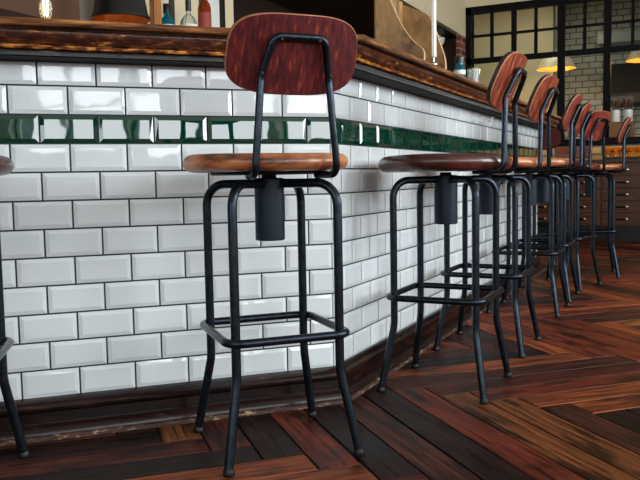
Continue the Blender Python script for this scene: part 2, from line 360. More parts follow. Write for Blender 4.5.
# ------------------------------------------------------------------ floor: herringbone planks
FA = math.radians(18.8)
FN = to_world(Vector((math.cos(FA), math.sin(FA), 0))); FM = to_world(Vector((-math.sin(FA), math.cos(FA), 0)))
F0 = to_world(Vector((-CX, -CY, 0)))     # camera foot in world; plank axes are measured from it
PW, PN = 0.11, 9
def build_floor():
    bm = bmesh.new(); uvl = bm.loops.layers.uv.new('grain'); col = bm.loops.layers.float_color.new('tone')
    tones = [(srgb(64, 31, 24), 22), (srgb(44, 25, 22), 20), (srgb(98, 44, 28), 22), (srgb(126, 64, 36), 9), (srgb(108, 44, 32), 12), (srgb(134, 80, 40), 4), (srgb(78, 48, 32), 10)]
    bag = [t for t, w in tones for _ in range(w)]
    rnd = random.Random(21)
    n0, s0 = 0.557, 3.22            # one long edge, and the sum n + m at which a row of tips lies
    def tip(i): return s0
    ks = range(-120, 121)
    def inside(p): return XL - 0.9 < p.x < XR + 0.9 and YN - 0.9 < p.y < YF + 0.9
    DK, MB, RD_, OR, DR, RO = srgb(40, 22, 19), srgb(70, 38, 28), srgb(104, 46, 31), srgb(116, 68, 38), srgb(80, 38, 28), srgb(128, 66, 38)
    SEEN_M = {-4: DK, -3: OR, -2: DR, -1: DK, 0: RD_, 1: DK, 2: MB, 3: DK, 4: RD_, 5: OR, 6: OR, 7: MB, 8: DK, 9: DK}
    SEEN_N = {-8: RO, -7: RO, -6: RD_, -5: DR, -4: MB, -3: RO, -2: DK, -1: MB, -9: DK}
    SEEN_LOW = {-10: RO, -11: DR, -9: RO, -8: DK, -7: DR, -6: DK, -5: DR}
    def plank(a0, a1, b0, b1, along_n, tone=None):
        ctr = F0 + FN * ((a0 + a1) / 2) + FM * ((b0 + b1) / 2)
        if not inside(ctr): return
        c = rnd.choice(bag); f = rnd.uniform(0.75, 1.25)
        if tone: c = tone; f = rnd.uniform(0.92, 1.08); f *= 0.72; c = (c[0] * f, c[1] * f, c[2] * f, 1)
        g, bv, zt = 0.0028, 0.0010, rnd.uniform(-0.0012, 0.0)
        ou, ov = rnd.uniform(0, 50), rnd.uniform(0, 50)
        sh = rnd.uniform(-0.002, 0.002)
        A = [(a0 + g, b0 + g), (a1 - g, b0 + g), (a1 - g, b1 - g), (a0 + g, b1 - g)]
        I = [(a0 + g + bv, b0 + g + bv), (a1 - g - bv, b0 + g + bv), (a1 - g - bv, b1 - g - bv), (a0 + g + bv, b1 - g - bv)]
        tops = [bm.verts.new(F0 + FN * p[0] + FM * p[1] + Vector((0, 0, zt))) for p in I]
        mids = [bm.verts.new(F0 + FN * p[0] + FM * p[1] + Vector((0, 0, zt - 0.002))) for p in A]
        lows = [bm.verts.new(F0 + FN * p[0] + FM * p[1] + Vector((0, 0, -0.02))) for p in A]
        pos = {}
        for vs_, pp in ((tops, I), (mids, A), (lows, A)):
            for v, p in zip(vs_, pp): pos[v] = p
        fs = [bm.faces.new(tops)]
        for k in range(4):
            fs.append(bm.faces.new((mids[k], mids[(k + 1) % 4], tops[(k + 1) % 4], tops[k])))
            fs.append(bm.faces.new((lows[k], lows[(k + 1) % 4], mids[(k + 1) % 4], mids[k])))
        for f_ in fs:
            for l in f_.loops:
                p = pos[l.vert]
                l[uvl].uv = (ou + (p[0] if along_n else p[1]), ov + (p[1] if along_n else p[0])); l[col] = c
    N = PN
    # rows of tips: cell (i, j), s = (i + j) mod 2N;  s = 0 starts a plank along n, s = 2N - 1 tops a plank along m
    i_of = lambda i: n0 + i * PW
    jb = s0 - n0            # j = 0 -> m such that the tip of plank i = 0 sits on the row
    for i in range(-100, 100):
        for j in range(-100, 100):
            s = (i + j) % (2 * N)
            if s == 0:
                plank(i_of(i), i_of(i + N), jb + j * PW, jb + (j + 1) * PW, True, SEEN_N.get(j) if i + j == 0 else SEEN_LOW.get(j) if i + j == -2 * N else None)
            if s == 2 * N - 1:
                plank(i_of(i), i_of(i + 1), jb + (j + 1 - N) * PW, jb + (j + 1) * PW, False, SEEN_M.get(i) if i + j == -1 else None)
    bmesh.ops.recalc_face_normals(bm, faces=bm.faces)
    me = bpy.data.meshes.new('floor'); bm.to_mesh(me); bm.free()
    me.materials.append(M['floor'])
    o = bpy.data.objects.new('floor', me); C.objects.link(o); struct(o)
    b2 = bmesh.new(); box(b2, (XL - 0.5, YN - 0.5, -0.12), (XR + 0.5, YF + 3.6, -0.006))
    struct(link('floor_base', b2, M['gap']))
build_floor()

# ------------------------------------------------------------------ room shell
def wall_with_openings(name, axis, pos, thick, lo, hi, openings, mat):
    bm = bmesh.new()
    def bx(a0, a1, z0, z1):
        if axis == 'x': box(bm, (pos, a0, z0), (pos + thick, a1, z1))
        else: box(bm, (a0, pos, z0), (a1, pos + thick, z1))
    bx(lo, hi, -0.1, WZ0); bx(lo, hi, WZ1, ZC)
    cur = lo
    for c_, hw in sorted(openings):
        bx(cur, c_ - hw, WZ0, WZ1); cur = c_ + hw
    bx(cur, hi, WZ0, WZ1)
    return struct(link(name, bm, mat))
wall_with_openings('wall_right', 'x', XR, 0.2, YN - 0.2, YF + 0.2, WIN_RIGHT, M['plaster'])
wall_with_openings('wall_near', 'y', YN - 0.2, 0.2, XL - 0.2, XR + 0.2, WIN_NEAR, M['plaster'])
def daywin(name, axis, pos, c_, hw):
    bm = bmesh.new(); w = 0.05
    def bx(a0, a1, z0, z1, d=0.03):
        if axis == 'x': box(bm, (pos - d, a0, z0), (pos + d, a1, z1))
        else: box(bm, (a0, pos - d, z0), (a1, pos + d, z1))
    bx(c_ - hw, c_ + hw, WZ0, WZ0 + w); bx(c_ - hw, c_ + hw, WZ1 - w, WZ1)
    bx(c_ - hw, c_ - hw + w, WZ0, WZ1); bx(c_ + hw - w, c_ + hw, WZ0, WZ1)
    bx(c_ - 0.025, c_ + 0.025, WZ0, WZ1)
    for k in (1, 2): bx(c_ - hw, c_ + hw, WZ0 + k * (WZ1 - WZ0) / 3 - 0.015, WZ0 + k * (WZ1 - WZ0) / 3 + 0.015, 0.02)
    struct(link(name, bm, M['winframe']))
wn = 2
for c_, hw in WIN_RIGHT: daywin('window_%d' % wn, 'x', XR + 0.1, c_, hw); wn += 1
for c_, hw in WIN_NEAR: daywin('window_%d' % wn, 'y', YN - 0.1, c_, hw); wn += 1
bm = bmesh.new(); box(bm, (XL - 0.2, YN - 0.2, -0.1), (XL, YF + 3.4, ZC)); struct(link('wall_left', bm, M['greige']))
bm = bmesh.new(); box(bm, (XL - 0.2, YN - 0.2, ZC), (XR + 0.2, YF + 3.6, ZC + 0.15)); struct(link('ceiling', bm, M['ceil']))

# far wall: brick dado, ledge, steel-framed glazed screen, plaster above
YW = YF + 0.3                        # plane of the glazing
VJ = -1.43                           # left jamb of the screen
bm = bmesh.new(); box(bm, (VJ - 0.1, YF, -0.1), (XR, YF + 0.2, 1.0)); struct(link('wall_far', bm, M['ybrick']))
bm = bmesh.new(); box(bm, (-0.36, YF - 0.015, 0.86), (0.02, YF + 0.0, 1.0)); struct(link('trim_1', bm, M['rbrick']))
bm = bmesh.new(); bbox(bm, (VJ - 0.1, YF - 0.05, 1.0), (XR, YW + 0.06, 1.075), 0.006); struct(link('trim_2', bm, M['frame']))
bm = bmesh.new(); box(bm, (XL, YW - 0.02, 2.67), (XR, YW + 0.18, ZC)); box(bm, (XL, YW - 0.02, 2.336), (VJ - 0.03, YW + 0.18, 2.67)); struct(link('wall_back', bm, M['cream']))
bm = bmesh.new(); box(bm, (XL, YW - 0.02, -0.1), (VJ - 0.03, YW + 0.18, 2.336)); struct(link('wall_back_lower', bm, M['brownpaint']))
bm = bmesh.new(); box(bm, (VJ - 0.06, YF + 0.0, 0.0), (VJ - 0.02, YW - 0.02, 2.33)); struct(link('wall_pier', bm, M['pierbrick']))
win = struct(bpy.data.objects.new('window_1', None)); C.objects.link(win); win.location = (0, YW, 0)
def fbar(bm, x0, x1, z0, z1, d=0.03): box(bm, (x0, -d, z0), (x1, d, z1))
ZT, ZB, ZG = 2.66, 1.075, 2.075       # top of frame, ledge, transom
bm = bmesh.new()
fbar(bm, VJ - 0.025, VJ + 0.045, ZB, ZT); fbar(bm, VJ - 0.025, XR, ZT - 0.065, ZT + 0.02); fbar(bm, VJ - 0.025, XR, ZG - 0.055, ZG + 0.005)
for x in (-0.355, 0.135, 1.3, 2.5, 3.7): fbar(bm, x - 0.038, x + 0.038, ZB, ZT, 0.035)
link('frame', bm, M['frame'], win)
bm = bmesh.new()
for x, w in ((-0.887, 0.026), (0.72, 0.028), (1.9, 0.03), (3.1, 0.03)): fbar(bm, x - w, x + w, ZG, ZT, 0.028)
for x in (-1.143, -0.638, -0.104, 0.392, 1.0, 1.6, 2.2, 2.8): fbar(bm, x - 0.017, x + 0.017, ZG, ZT, 0.02)
fbar(bm, VJ, XR, 2.325, 2.352, 0.02)
link('glazing_bars', bm, M['frame'], win)
bm = bmesh.new(); box(bm, (VJ, -0.003, ZB), (XR, 0.003, ZT - 0.05)); link('pane', bm, M['glass'], win)

# kitchen behind the glass
YK = YF + 2.9
bm = bmesh.new(); box(bm, (-0.75, YK, -0.1), (XR, YK + 0.1, ZC)); struct(link('wall_kitchen', bm, M['kbrick']))
bm = bmesh.new(); box(bm, (-1.9, YK - 0.9, -0.1), (-0.72, YK, ZC)); box(bm, (-2.6, YK - 0.9, -0.1), (-1.8, YK, ZC)); struct(link('wall_kitchen_side', bm, M['cream']))
bm = bmesh.new(); box(bm, (XR, YF, -0.1), (XR + 0.1, YK + 0.1, ZC)); struct(link('wall_kitchen_right', bm, M['plaster']))

# dropped ceiling over the bar's back, cream fascia to the room
SV, SZ = -1.45, 2.335
bm = bmesh.new(); box(bm, (SV - 0.06, -4.0, SZ), (SV, YW - 0.02, ZC)); struct(link('trim_3', bm, M['cream']))
bm = bmesh.new(); box(bm, (XL, -4.0, SZ), (SV - 0.06, YW - 0.02, SZ + 0.05)); struct(link('ceiling_drop', bm, M['darkpanel']))
bm = bmesh.new(); box(bm, (XL, 2.3, -0.1), (XL + 0.05, YW, SZ)); struct(link('wall_panelling', bm, M['darkpanel']))
bm = bmesh.new(); box(bm, (XL, -0.4, 1.66), (XL + 0.16, 1.55, 2.1)); struct(link('trim_4', bm, M['brownpaint']))

# ------------------------------------------------------------------ the bar
DF = Vector((math.sin(AR - AF), math.cos(AR - AF)))          # direction of the short front towards the corner
LF, LR = 3.0, 3.47
PA = (-DF.x * LF, -DF.y * LF); PC = (0.0, 0.0); PE = (0.0, LR); PE2 = (-0.6, LR)
BARPATH = [PE2, PE, PC, PA]          # outward must be on the right of travel, so run it end -> corner -> left
BARPATH = BARPATH[::-1]              # left -> corner -> far end -> round the end
bar = empty('bar_counter', (0, 0, 0), 0, 'long bar front clad in white metro tiles with a green tile band', 'bar counter')
bm = bmesh.new(); sweep(bm, BARPATH, [(-0.001, 0.0), (-0.001, 1.0185), (-0.05, 1.0185), (-0.05, 0.0)]); link('grout_backing', bm, M['grout'], bar)
PV, PH, ZK = 0.0775, 0.152, 0.695 + 0.26157
def tiles(name, along, out, length, rows, mat, seed):
    bm = bmesh.new(); col = bm.loops.layers.float_color.new('tone'); rnd = random.Random(seed)
    A = Vector((along[0], along[1], 0)); O = Vector((out[0], out[1], 0))
    g = 0.0024
    for k in rows:
        z1, z0 = min(ZK - k * PV - g, 1.0185), ZK - (k + 1) * PV + g
        t = -PH / 2 if k % 2 else 0.0
        while t < length:
            a0, a1 = max(t + g, 0.001), min(t + PH - g, length - 0.001); t += PH
            if a1 - a0 < 0.012: continue
            bv, hgt = 0.0105, 0.0048
            jit = 0.0018 if len(rows) == 1 else 0.0045; tx, tz = rnd.gauss(0, jit), rnd.gauss(0, jit); tone = rnd.uniform(0.95, 1.03)
            P = lambda a, z, o: A * a + O * o + Vector((0, 0, z))
            ca, cz = (a0 + a1) / 2, (z0 + z1) / 2
            cut0, cut1 = (a0 > t - PH + g + 1e-4), (a1 < t - g - 1e-4)      # sawn tiles keep no bevel on the sawn side
            i0, i1 = a0 + (0.001 if cut0 else bv), a1 - (0.001 if cut1 else bv)
            base = [(a0, z0), (a1, z0), (a1, z1), (a0, z1)]; inn = [(i0, z0 + bv), (i1, z0 + bv), (i1, z1 - bv), (i0, z1 - bv)]
            lo = [bm.verts.new(P(a, z, -0.001)) for a, z in base]; md = [bm.verts.new(P(a, z, 0.0012)) for a, z in base]
            tp = [bm.verts.new(P(a, z, hgt + (a - ca) * tx + (z - cz) * tz)) for a, z in inn]
            fs = [bm.faces.new(tp)]
            for q in range(4):
                fs.append(bm.faces.new((md[q], md[(q + 1) % 4], tp[(q + 1) % 4], tp[q])))
                fs.append(bm.faces.new((lo[q], lo[(q + 1) % 4], md[(q + 1) % 4], md[q])))
            for f in fs:
                for l in f.loops: l[col] = (tone, tone, tone, 1)
    return link(name, bm, mat, bar)
ALF, OUTF = (-DF.x, -DF.y), (math.cos(AR - AF), -math.sin(AR - AF))
for rows, sd in (((-1, 0), 1), (tuple(range(2, 11)), 5)):
    tiles('white_tiling', ALF, OUTF, LF, rows, M['tile'], sd)
    tiles('white_tiling', (0, 1), (1, 0), LR, rows, M['tile'], sd + 1)
o = tiles('green_tile_band', ALF, OUTF, LF, [1], M['green'], 3); o['label'] = 'glossy dark green bevelled tile band on the short front'
o = tiles('green_tile_band', (0, 1), (1, 0), LR, [1], M['green'], 4); o['label'] = 'glossy dark green bevelled tile band on the long side'
bm = bmesh.new(); sweep(bm, BARPATH, [(0, 0.106), (0.010, 0.103), (0.026, 0.090), (0.031, 0.083), (0.030, 0.076), (0.022, 0.070), (0.018, 0.066), (0.018, 0.0), (-0.01, 0.0), (-0.01, 0.106)])
link('skirting', bm, M['skirt'], bar, 30)
bm = bmesh.new(); sweep(bm, BARPATH, [(0.017, 0.036), (0.026, 0.036), (0.038, 0.031), (0.046, 0.022), (0.049, 0.013), (0.049, 0.0), (0.017, 0.0)])
link('shoe_moulding', bm, M['shoe'], bar, 30)
bm = bmesh.new(); sweep(bm, BARPATH, [(0.0495, 0.012), (0.056, 0.010), (0.060, 0.005), (0.060, 0.0), (0.0495, 0.0)])
link('floor_fillet', bm, M['flake'], bar, 30)['label'] = 'thin strip with flaked varnish along the floor'
top = empty('counter_worktop', (0, 0, 1.02), 0, 'dark varnished wooden bar top with a worn moulded edge', 'counter top')
def top_part(name, prof, mat):
    bm = bmesh.new(); sweep(bm, BARPATH, [(p, z - 1.02) for p, z in prof]); return link(name, bm, mat, top, 32)
top_part('top_board', [(-0.52, 1.108), (0.128, 1.108), (0.139, 1.106), (0.144, 1.100), (0.146, 1.094), (0.144, 1.089), (0.138, 1.0865), (0.112, 1.0865), (0.112, 1.085), (-0.52, 1.085)], M['edge_gold'])
top_part('shadow_groove', [(-0.02, 1.0865), (0.085, 1.0865), (0.085, 1.0795), (-0.02, 1.0795)], M['darkfab'])  # black colour stands in for the shade inside the recess
top_part('nosing', [(-0.02, 1.0795), (0.124, 1.0795), (0.130, 1.0785), (0.133, 1.075), (0.1325, 1.070), (0.130, 1.064), (0.126, 1.058), (0.121, 1.052), (0.116, 1.0475), (0.112, 1.0455), (-0.02, 1.0455)], M['worn'])
top_part('worn_lip', [(-0.02, 1.0455), (0.113, 1.0453), (0.117, 1.043), (0.119, 1.039), (0.117, 1.035), (-0.02, 1.035)], M['goldflake'])['label'] = 'lower moulded lip worn to golden wood'
top_part('bead_moulding', [(-0.02, 1.035), (0.092, 1.035), (0.092, 1.033), (0.104, 1.033), (0.110, 1.031), (0.111, 1.028), (0.106, 1.0255), (0.101, 1.0248), (0.099, 1.0235), (0.096, 1.0225), (-0.02, 1.0225)], M['bead'])
top_part('underside_board', [(-0.02, 1.0225), (0.086, 1.0225), (0.084, 1.0195), (-0.02, 1.0195)], M['underside'])  # shade beneath the moulding put into this board's dark brown

# ------------------------------------------------------------------ bar stools
LEG = 0.134; FOOT = 0.168
def make_stool():
    root = empty('bar_stool', (0, 0, 0))
    bm = bmesh.new()          # seat, slightly dished
    prof = [(0, 0.714), (0.10, 0.714), (0.190, 0.714), (0.203, 0.7165), (0.212, 0.722), (0.2175, 0.731), (0.218, 0.739), (0.214, 0.748), (0.206, 0.7545), (0.196, 0.757), (0.17, 0.7555), (0.12, 0.752), (0.06, 0.749), (0, 0.748)]
    lathe(bm, [(r * 0.967, z) for r, z in prof], 56)
    for v in bm.verts:
        r = math.hypot(v.co.x, v.co.y)
        if r > 0.01:
            a = math.atan2(v.co.y, v.co.x); v.co.z += 0.0022 * math.cos(2 * a) * (r / 0.218) ** 2 * (1 if v.co.z > 0.73 else 0.3)
    link('seat', bm, M['seat_tan'], root, 40)
    bm = bmesh.new(); lathe(bm, [(0, 0.7065), (0.146, 0.7065), (0.15, 0.709), (0.15, 0.7145), (0, 0.7145)], 40); link('seat_plate', bm, M['steel_dark'], root, 30)
    bm = bmesh.new(); lathe(bm, [(0, 0.538), (0.036, 0.538), (0.0382, 0.5405), (0.0382, 0.6955), (0.0355, 0.698), (0.021, 0.698), (0.019, 0.7), (0.019, 0.7075), (0, 0.7075)], 32)
    link('spindle_housing', bm, M['housing'], root, 30)
    for sx in (-1, 1):
        for sy in (-1, 1):
            bm = bmesh.new()
            pts = fillet([(sx * 0.025, sy * 0.025, 0.684), (sx * LEG, sy * LEG, 0.684), (sx * LEG, sy * LEG, 0.215), (sx * FOOT, sy * FOOT, 0.012)], {1: 0.056, 2: 0.16}, 9)
            tube(bm, pts, 0.0116, 14); lg = link('leg', bm, M['steel'], root, 40)
            bm = bmesh.new(); lathe(bm, [(0, 0), (0.0142, 0), (0.015, 0.004), (0.0142, 0.009), (0.0122, 0.016), (0, 0.016)], 18, (sx * (FOOT + 0.0005), sy * (FOOT + 0.0005), 0))
            link('foot_cap', bm, M['rubber'], lg, 30)
    h = 0.156; pts = []
    for q, (sx, sy) in enumerate(((1, 1), (-1, 1), (-1, -1), (1, -1))):
        R_ = 0.042; cx, cy = sx * (h - R_), sy * (h - R_)
        for k in range(8):
            a = PI / 2 * q + PI / 2 * k / 7; pts.append((cx + R_ * math.cos(a), cy + R_ * math.sin(a), 0.307))
    bm = bmesh.new(); tube(bm, pts, 0.0105, 14, True); link('footrest', bm, M['steel'], root, 40)
    # back frame: a bent tube loop, leaning back above its kink
    ln = math.radians(23); KZ, YS = 0.925, -0.2075
    dz = 0.086
    tp = lambda x: (x, YS - dz * math.tan(ln), KZ + dz)
    bm = bmesh.new()
    pts = fillet([(-0.088, -0.11, 0.7035), (-0.102, YS, 0.7035), (-0.083, YS, KZ), tp(-0.061), tp(0.061), (0.083, YS, KZ), (0.102, YS, 0.7035), (0.088, -0.11, 0.7035)], {1: 0.028, 2: 0.05, 3: 0.024, 4: 0.024, 5: 0.05, 6: 0.028}, 7)
    tube(bm, pts, 0.0088, 12); fr = link('back_frame', bm, M['steel'], root, 40)
    # backrest: bent plywood panel on the sitter's side of the loop
    W2, H2, TH = 0.158, 0.091, 0.016
    ex, zup = Vector((1, 0, 0)), Vector((0, -math.sin(ln), math.cos(ln))); nin = Vector((0, math.cos(ln), math.sin(ln)))   # nin: towards the sitter
    ctr = Vector((0, YS, KZ)) + zup * 0.0485 + nin * (0.0088 + 0.0015)
    outl = []
    for k in range(72):
        a = 2 * PI * k / 72; ca, sa = math.cos(a), math.sin(a); e = 2 / 3.3
        x = W2 * math.copysign(abs(ca) ** e, ca); z = H2 * math.copysign(abs(sa) ** e, sa)
        outl.append((x * (1 - 0.03 * (z / H2)), z))
    def pt(x, z, o): return ctr + ex * x + zup * z + nin * (o + 0.72 * x * x)
    bm = bmesh.new()
    fracs = (0.0, 0.25, 0.5, 0.75, 0.93, 1.0)
    sides = []
    for o_, rim in ((0.0, 0.0), (TH, 0.0)):
        rings = []
        for f in fracs:
            if f == 0: rings.append([bm.verts.new(pt(0, 0, o_))]); continue
            rings.append([bm.verts.new(pt(x * f, z * f, o_)) for x, z in outl])
        n = len(outl)
        for A, B in zip(rings, rings[1:]):
            for k in range(n):
                k2 = (k + 1) % n
                if len(A) == 1: bm.faces.new((A[0], B[k], B[k2]))
                else: bm.faces.new((A[k], A[k2], B[k2], B[k]))
        sides.append(rings[-1])
    n = len(outl)
    mid = [bm.verts.new(pt(x * 1.014, z * 1.02, 0.0035)) for x, z in outl]
    for q, (A, B) in enumerate(((sides[0], mid), (mid, sides[1]))):
        for k in range(n):
            k2 = (k + 1) % n; bm.faces.new((A[k], A[k2], B[k2], B[k])).material_index = 1 + q
    bk = link('backrest', bm, [M['back_maroon'], M['ply_edge'], M['dark_edge']], root, 38)
    for sx in (-1, 1):
        for hz in (0.0, 0.078):
            bm = bmesh.new(); x = sx * (0.083 - 0.022 * hz / dz)
            if hz > 0.05: x *= 0.72
            c = Vector((x, YS, KZ)) + zup * (0.012 + hz)
            tube(bm, [c - nin * 0.0105, c + nin * 0.004], 0.0032, 10); link('screw', bm, M['screw'], fr, 30)
    return root
def kids(o): return [c for c in bpy.data.objects if c.parent == o]
def copy_tree(o, parent=None):
    c = o.copy(); C.objects.link(c)
    if parent is not None: c.parent = parent
    for ch in kids(o): copy_tree(ch, c)
    return c
proto = make_stool()
TOPKIDS = ('seat', 'seat_plate', 'back_frame', 'backrest')
def set_mat(o, i, mt): o.material_slots[i].link = 'OBJECT'; o.material_slots[i].material = mt
AZF = math.atan2(OUTF[1], OUTF[0]) + PI / 2     # a stool's own -Y is the side of its back
def cam_to(x, y): v = to_world(Vector((x - CX, y - CY, 0))); return v.x, v.y
GRP = 'wooden bar stools along the tiled bar'
s1 = cam_to(-0.1286, 1.952)
s0 = (-DF.x * 1.096 + OUTF[0] * 0.308, -DF.y * 1.096 + OUTF[1] * 0.308)
H = PI / 2; RD = math.radians
STOOLS = [  # x, y, frame angle, swivel of seat and back, seat, back, label
    (s1[0], s1[1], AZF + RD(1.4), RD(1.2), 'seat_tan', 'back_maroon', 'bar stool with its maroon back to the camera before the short tiled front'),
    (s0[0], s0[1], AZF - RD(7), RD(-20), 'seat_dark', 'back_maroon', 'bar stool cut by the left picture edge, only seat rim and one leg showing'),
    (0.273, 0.305, H, RD(2), 'seat_dark', 'back_orange', 'dark-seated bar stool nearest of the row along the long tiled side'),
    (0.262, 0.935, H, RD(0), 'seat_tan', 'back_orange', 'second bar stool along the long side, behind the dark-seated nearest one'),
    (0.256, 1.828, H, RD(3), 'seat_tan', 'back_red', 'third bar stool along the long side, slim red back before the kitchen screen'),
    (0.248, 2.28, H, RD(3), 'seat_dark', 'back_red', 'fourth bar stool along the long side, close beside the third'),
    (0.292, 2.75, H - RD(13), RD(-5), 'seat_dark', 'back_red', 'fifth bar stool of the long row, turned so its red back shows broadest'),
    (0.38, 3.36, H + RD(10), RD(-7), 'seat_tan', 'back_red', 'farthest bar stool of the long row, thin red back before the drawers'),
    (-0.10, 3.98, PI, 0.0, 'seat_dark', 'back_maroon', 'shaded bar stool round the far bar end, dark back facing the camera'),
]
RISE = {2: (0.005, 0.0), 3: (0.006, 0.012), 4: (0.018, 0.0), 5: (0.012, 0.0)}     # screw seats wound up a little
for i, (x, y, a, sw, sm, bk, lab) in enumerate(STOOLS):
    o = proto if i == 0 else copy_tree(proto)
    o.location = (x, y, 0); o.rotation_euler = (0, 0, a)
    tag(o, lab, 'bar stool', GRP)
    for ch in kids(o):
        nm = ch.name.split('.')[0]
        if nm in TOPKIDS: ch.rotation_euler = (0, 0, sw)
        if nm == 'seat':
            set_mat(ch, 0, M[sm])
            if i == 2: ch.scale = (1.03, 1.03, 1.2); ch.location = (0, 0.004, -0.1514)
            if i == 0: ch.location = (-0.007, 0, 0)
        if nm in TOPKIDS and i in RISE: ch.location.z += RISE[i][0]; ch.location.y -= RISE[i][1]
        if nm == 'backrest': set_mat(ch, 0, M[bk])

# ------------------------------------------------------------------ things on and behind the bar
# wooden menu bin on the bar top
rack = empty('menu_bin', (0, 0, 1.108), 0, 'brown wooden bin with swooping sides on the bar top', 'wooden bin')
def curve_pts(pp, n=6):
    out = []
    for i in range(len(pp) - 1):
        p0 = pp[max(i - 1, 0)]; p1 = pp[i]; p2 = pp[i + 1]; p3 = pp[min(i + 2, len(pp) - 1)]
        for k in range(n):
            t = k / n
            out.append(tuple(0.5 * (2 * p1[d] + (p2[d] - p0[d]) * t + (2 * p0[d] - 5 * p1[d] + 4 * p2[d] - p3[d]) * t * t + (3 * p1[d] - p0[d] - 3 * p2[d] + p3[d]) * t ** 3) for d in (0, 1)))
    out.append(pp[-1]); return out
near = [(-0.085, 0.0)] + curve_pts([(-0.085, 0.36), (-0.065, 0.315), (-0.03, 0.25), (0.015, 0.155), (0.06, 0.09), (0.098, 0.056), (0.104, 0.03)]) + [(0.102, 0.0)]
far = [(-0.105, 0.0)] + curve_pts([(-0.105, 0.30), (-0.03, 0.268), (0.028, 0.235), (0.055, 0.18), (0.072, 0.13), (0.090, 0.08), (0.098, 0.04)]) + [(0.098, 0.0)]
bm = bmesh.new(); prism(bm, near, 'y', 0.60, 0.618, 0, 1); link('side_panel', bm, [M['rackwood'], M['rackedge']], rack)
bm = bmesh.new(); prism(bm, far, 'y', 0.89, 0.908, 0, 1); link('side_panel', bm, [M['rackwood'], M['rackedge']], rack)
bm = bmesh.new(); box(bm, (-0.098, 0.618, 0.0), (-0.082, 0.89, 0.30)); link('back_board', bm, M['rackwood'], rack)
bm = bmesh.new(); box(bm, (-0.082, 0.618, 0.0), (0.09, 0.89, 0.014)); link('bottom_board', bm, M['rackwood'], rack)
cs = empty('card_stand', (0.122, 0.655, 1.108), 0, 'narrow white card standing upright beside the wooden bin', 'card')
bm = bmesh.new(); bbox(bm, (-0.003, -0.012, 0.03), (0.0095, 0.012, 0.262), 0.002); c_ = link('card', bm, M['ceramic'], cs)
bm = bmesh.new(); lathe(bm, [(0, 0), (0.016, 0), (0.016, 0.006), (0.006, 0.012), (0.005, 0.032), (0, 0.032)], 20); link('stand_foot', bm, M['inox'], cs, 30)
def bottle(name, prof, loc, mat, label, cat='bottle', parts=(), group=None, seg=28):
    e = empty(name, loc, 0, label, cat, group)
    bm = bmesh.new(); lathe(bm, prof, seg); link('glass_body', bm, mat, e, 35)
    for nm, pr, mt in parts:
        bm = bmesh.new(); lathe(bm, pr, seg, cap=len(pr) > 2); link(nm, bm, mt, e, 35)
    return e
bottle('jar', [(0, 0), (0.024, 0), (0.027, 0.006), (0.027, 0.07), (0.024, 0.084), (0.018, 0.092), (0.018, 0.105), (0, 0.105)], (0.03, 1.34, 1.108), M['tealglass'],
       'teal glass jar with a dark lid on the bar top beyond the wooden bin', 'jar',
       [('lid', [(0, 0.1055), (0.022, 0.1055), (0.022, 0.128), (0.019, 0.132), (0, 0.132)], M['darkfab']), ('label_band', [(0.0272, 0.05), (0.0276, 0.051), (0.0276, 0.068), (0.0272, 0.069)], M['whitelabel'])])
bottle('glass_tumbler', [(0, 0), (0.026, 0), (0.030, 0.09), (0.028, 0.09), (0.0245, 0.008), (0, 0.008)], (0.06, 1.47, 1.108), M['clearglass'], 'clear tumbler on the bar top right of the teal jar', 'glass')
# hook under the moulding
hk = empty('bag_hook', (0.0, 1.88, 0.985), 0, 'small pale metal hook under the bar top edge on the long side', 'hook')
bm = bmesh.new(); box(bm, (0.005, -0.008, -0.012), (0.009, 0.008, 0.03)); link('hook_plate', bm, M['ceramic'], hk)
bm = bmesh.new(); tube(bm, fillet([(0.009, 0, 0.012), (0.03, 0, -0.002), (0.045, 0, -0.012), (0.056, 0, 0.016)], 0.01), 0.0042, 8); link('hook_arm', bm, M['ceramic'], hk, 40)

# back bar: cream cabinet, post, bottles on its shelf
VB = -1.9
SH = 1.44
bm = bmesh.new(); box(bm, (VB - 0.40, 1.70, 0.0), (VB - 0.30, 2.95, 2.3)); struct(link('wall_niche', bm, M['cream']))
cab = empty('back_bar_shelf', (VB - 0.1, 2.1, SH - 0.03), 0, 'dark wooden shelf of bottles behind the bar, cream boards behind it', 'shelf')
bm = bmesh.new(); box(bm, (-0.19, -0.50, 0.0), (0.14, 0.52, 0.03)); link('shelf_board', bm, M['walnut'], cab)
for y in (-0.40, 0.36):
    bm = bmesh.new(); prism(bm, [(-0.19, 0.0), (0.08, 0.0), (-0.19, -0.2)], 'y', y, y + 0.03); link('bracket', bm, M['walnut'], cab)
for nm, lab, y, w, mt in (('batten', 'slim dark batten on the cream boards, between the teal and clear bottles', 2.15, 0.012, 'winframe'), ('batten', 'slim dark batten on the cream boards, right of the brown bottle', 2.50, 0.010, 'winframe'), ('upright_board', 'white upright board right of the brown bottle on the cream boards', 2.635, 0.07, 'whitelabel'), ('batten', 'dark batten beside the white upright board, rightmost of the battens', 2.77, 0.016, 'darkfab')):
    bm = bmesh.new(); box(bm, (VB - 0.2995, y - w, SH + 0.001), (VB - 0.27, y + w, 2.29)); tag(link(nm, bm, M[mt]), lab, nm.replace('_board', ''))
bm = bmesh.new(); bbox(bm, (VB + 0.05, 1.485, 0.0), (VB + 0.09, 1.55, 2.3), 0.004); tag(link('wooden_post', bm, M['postwood']), 'honey brown wooden post left of the teal bottle behind the bar', 'post')
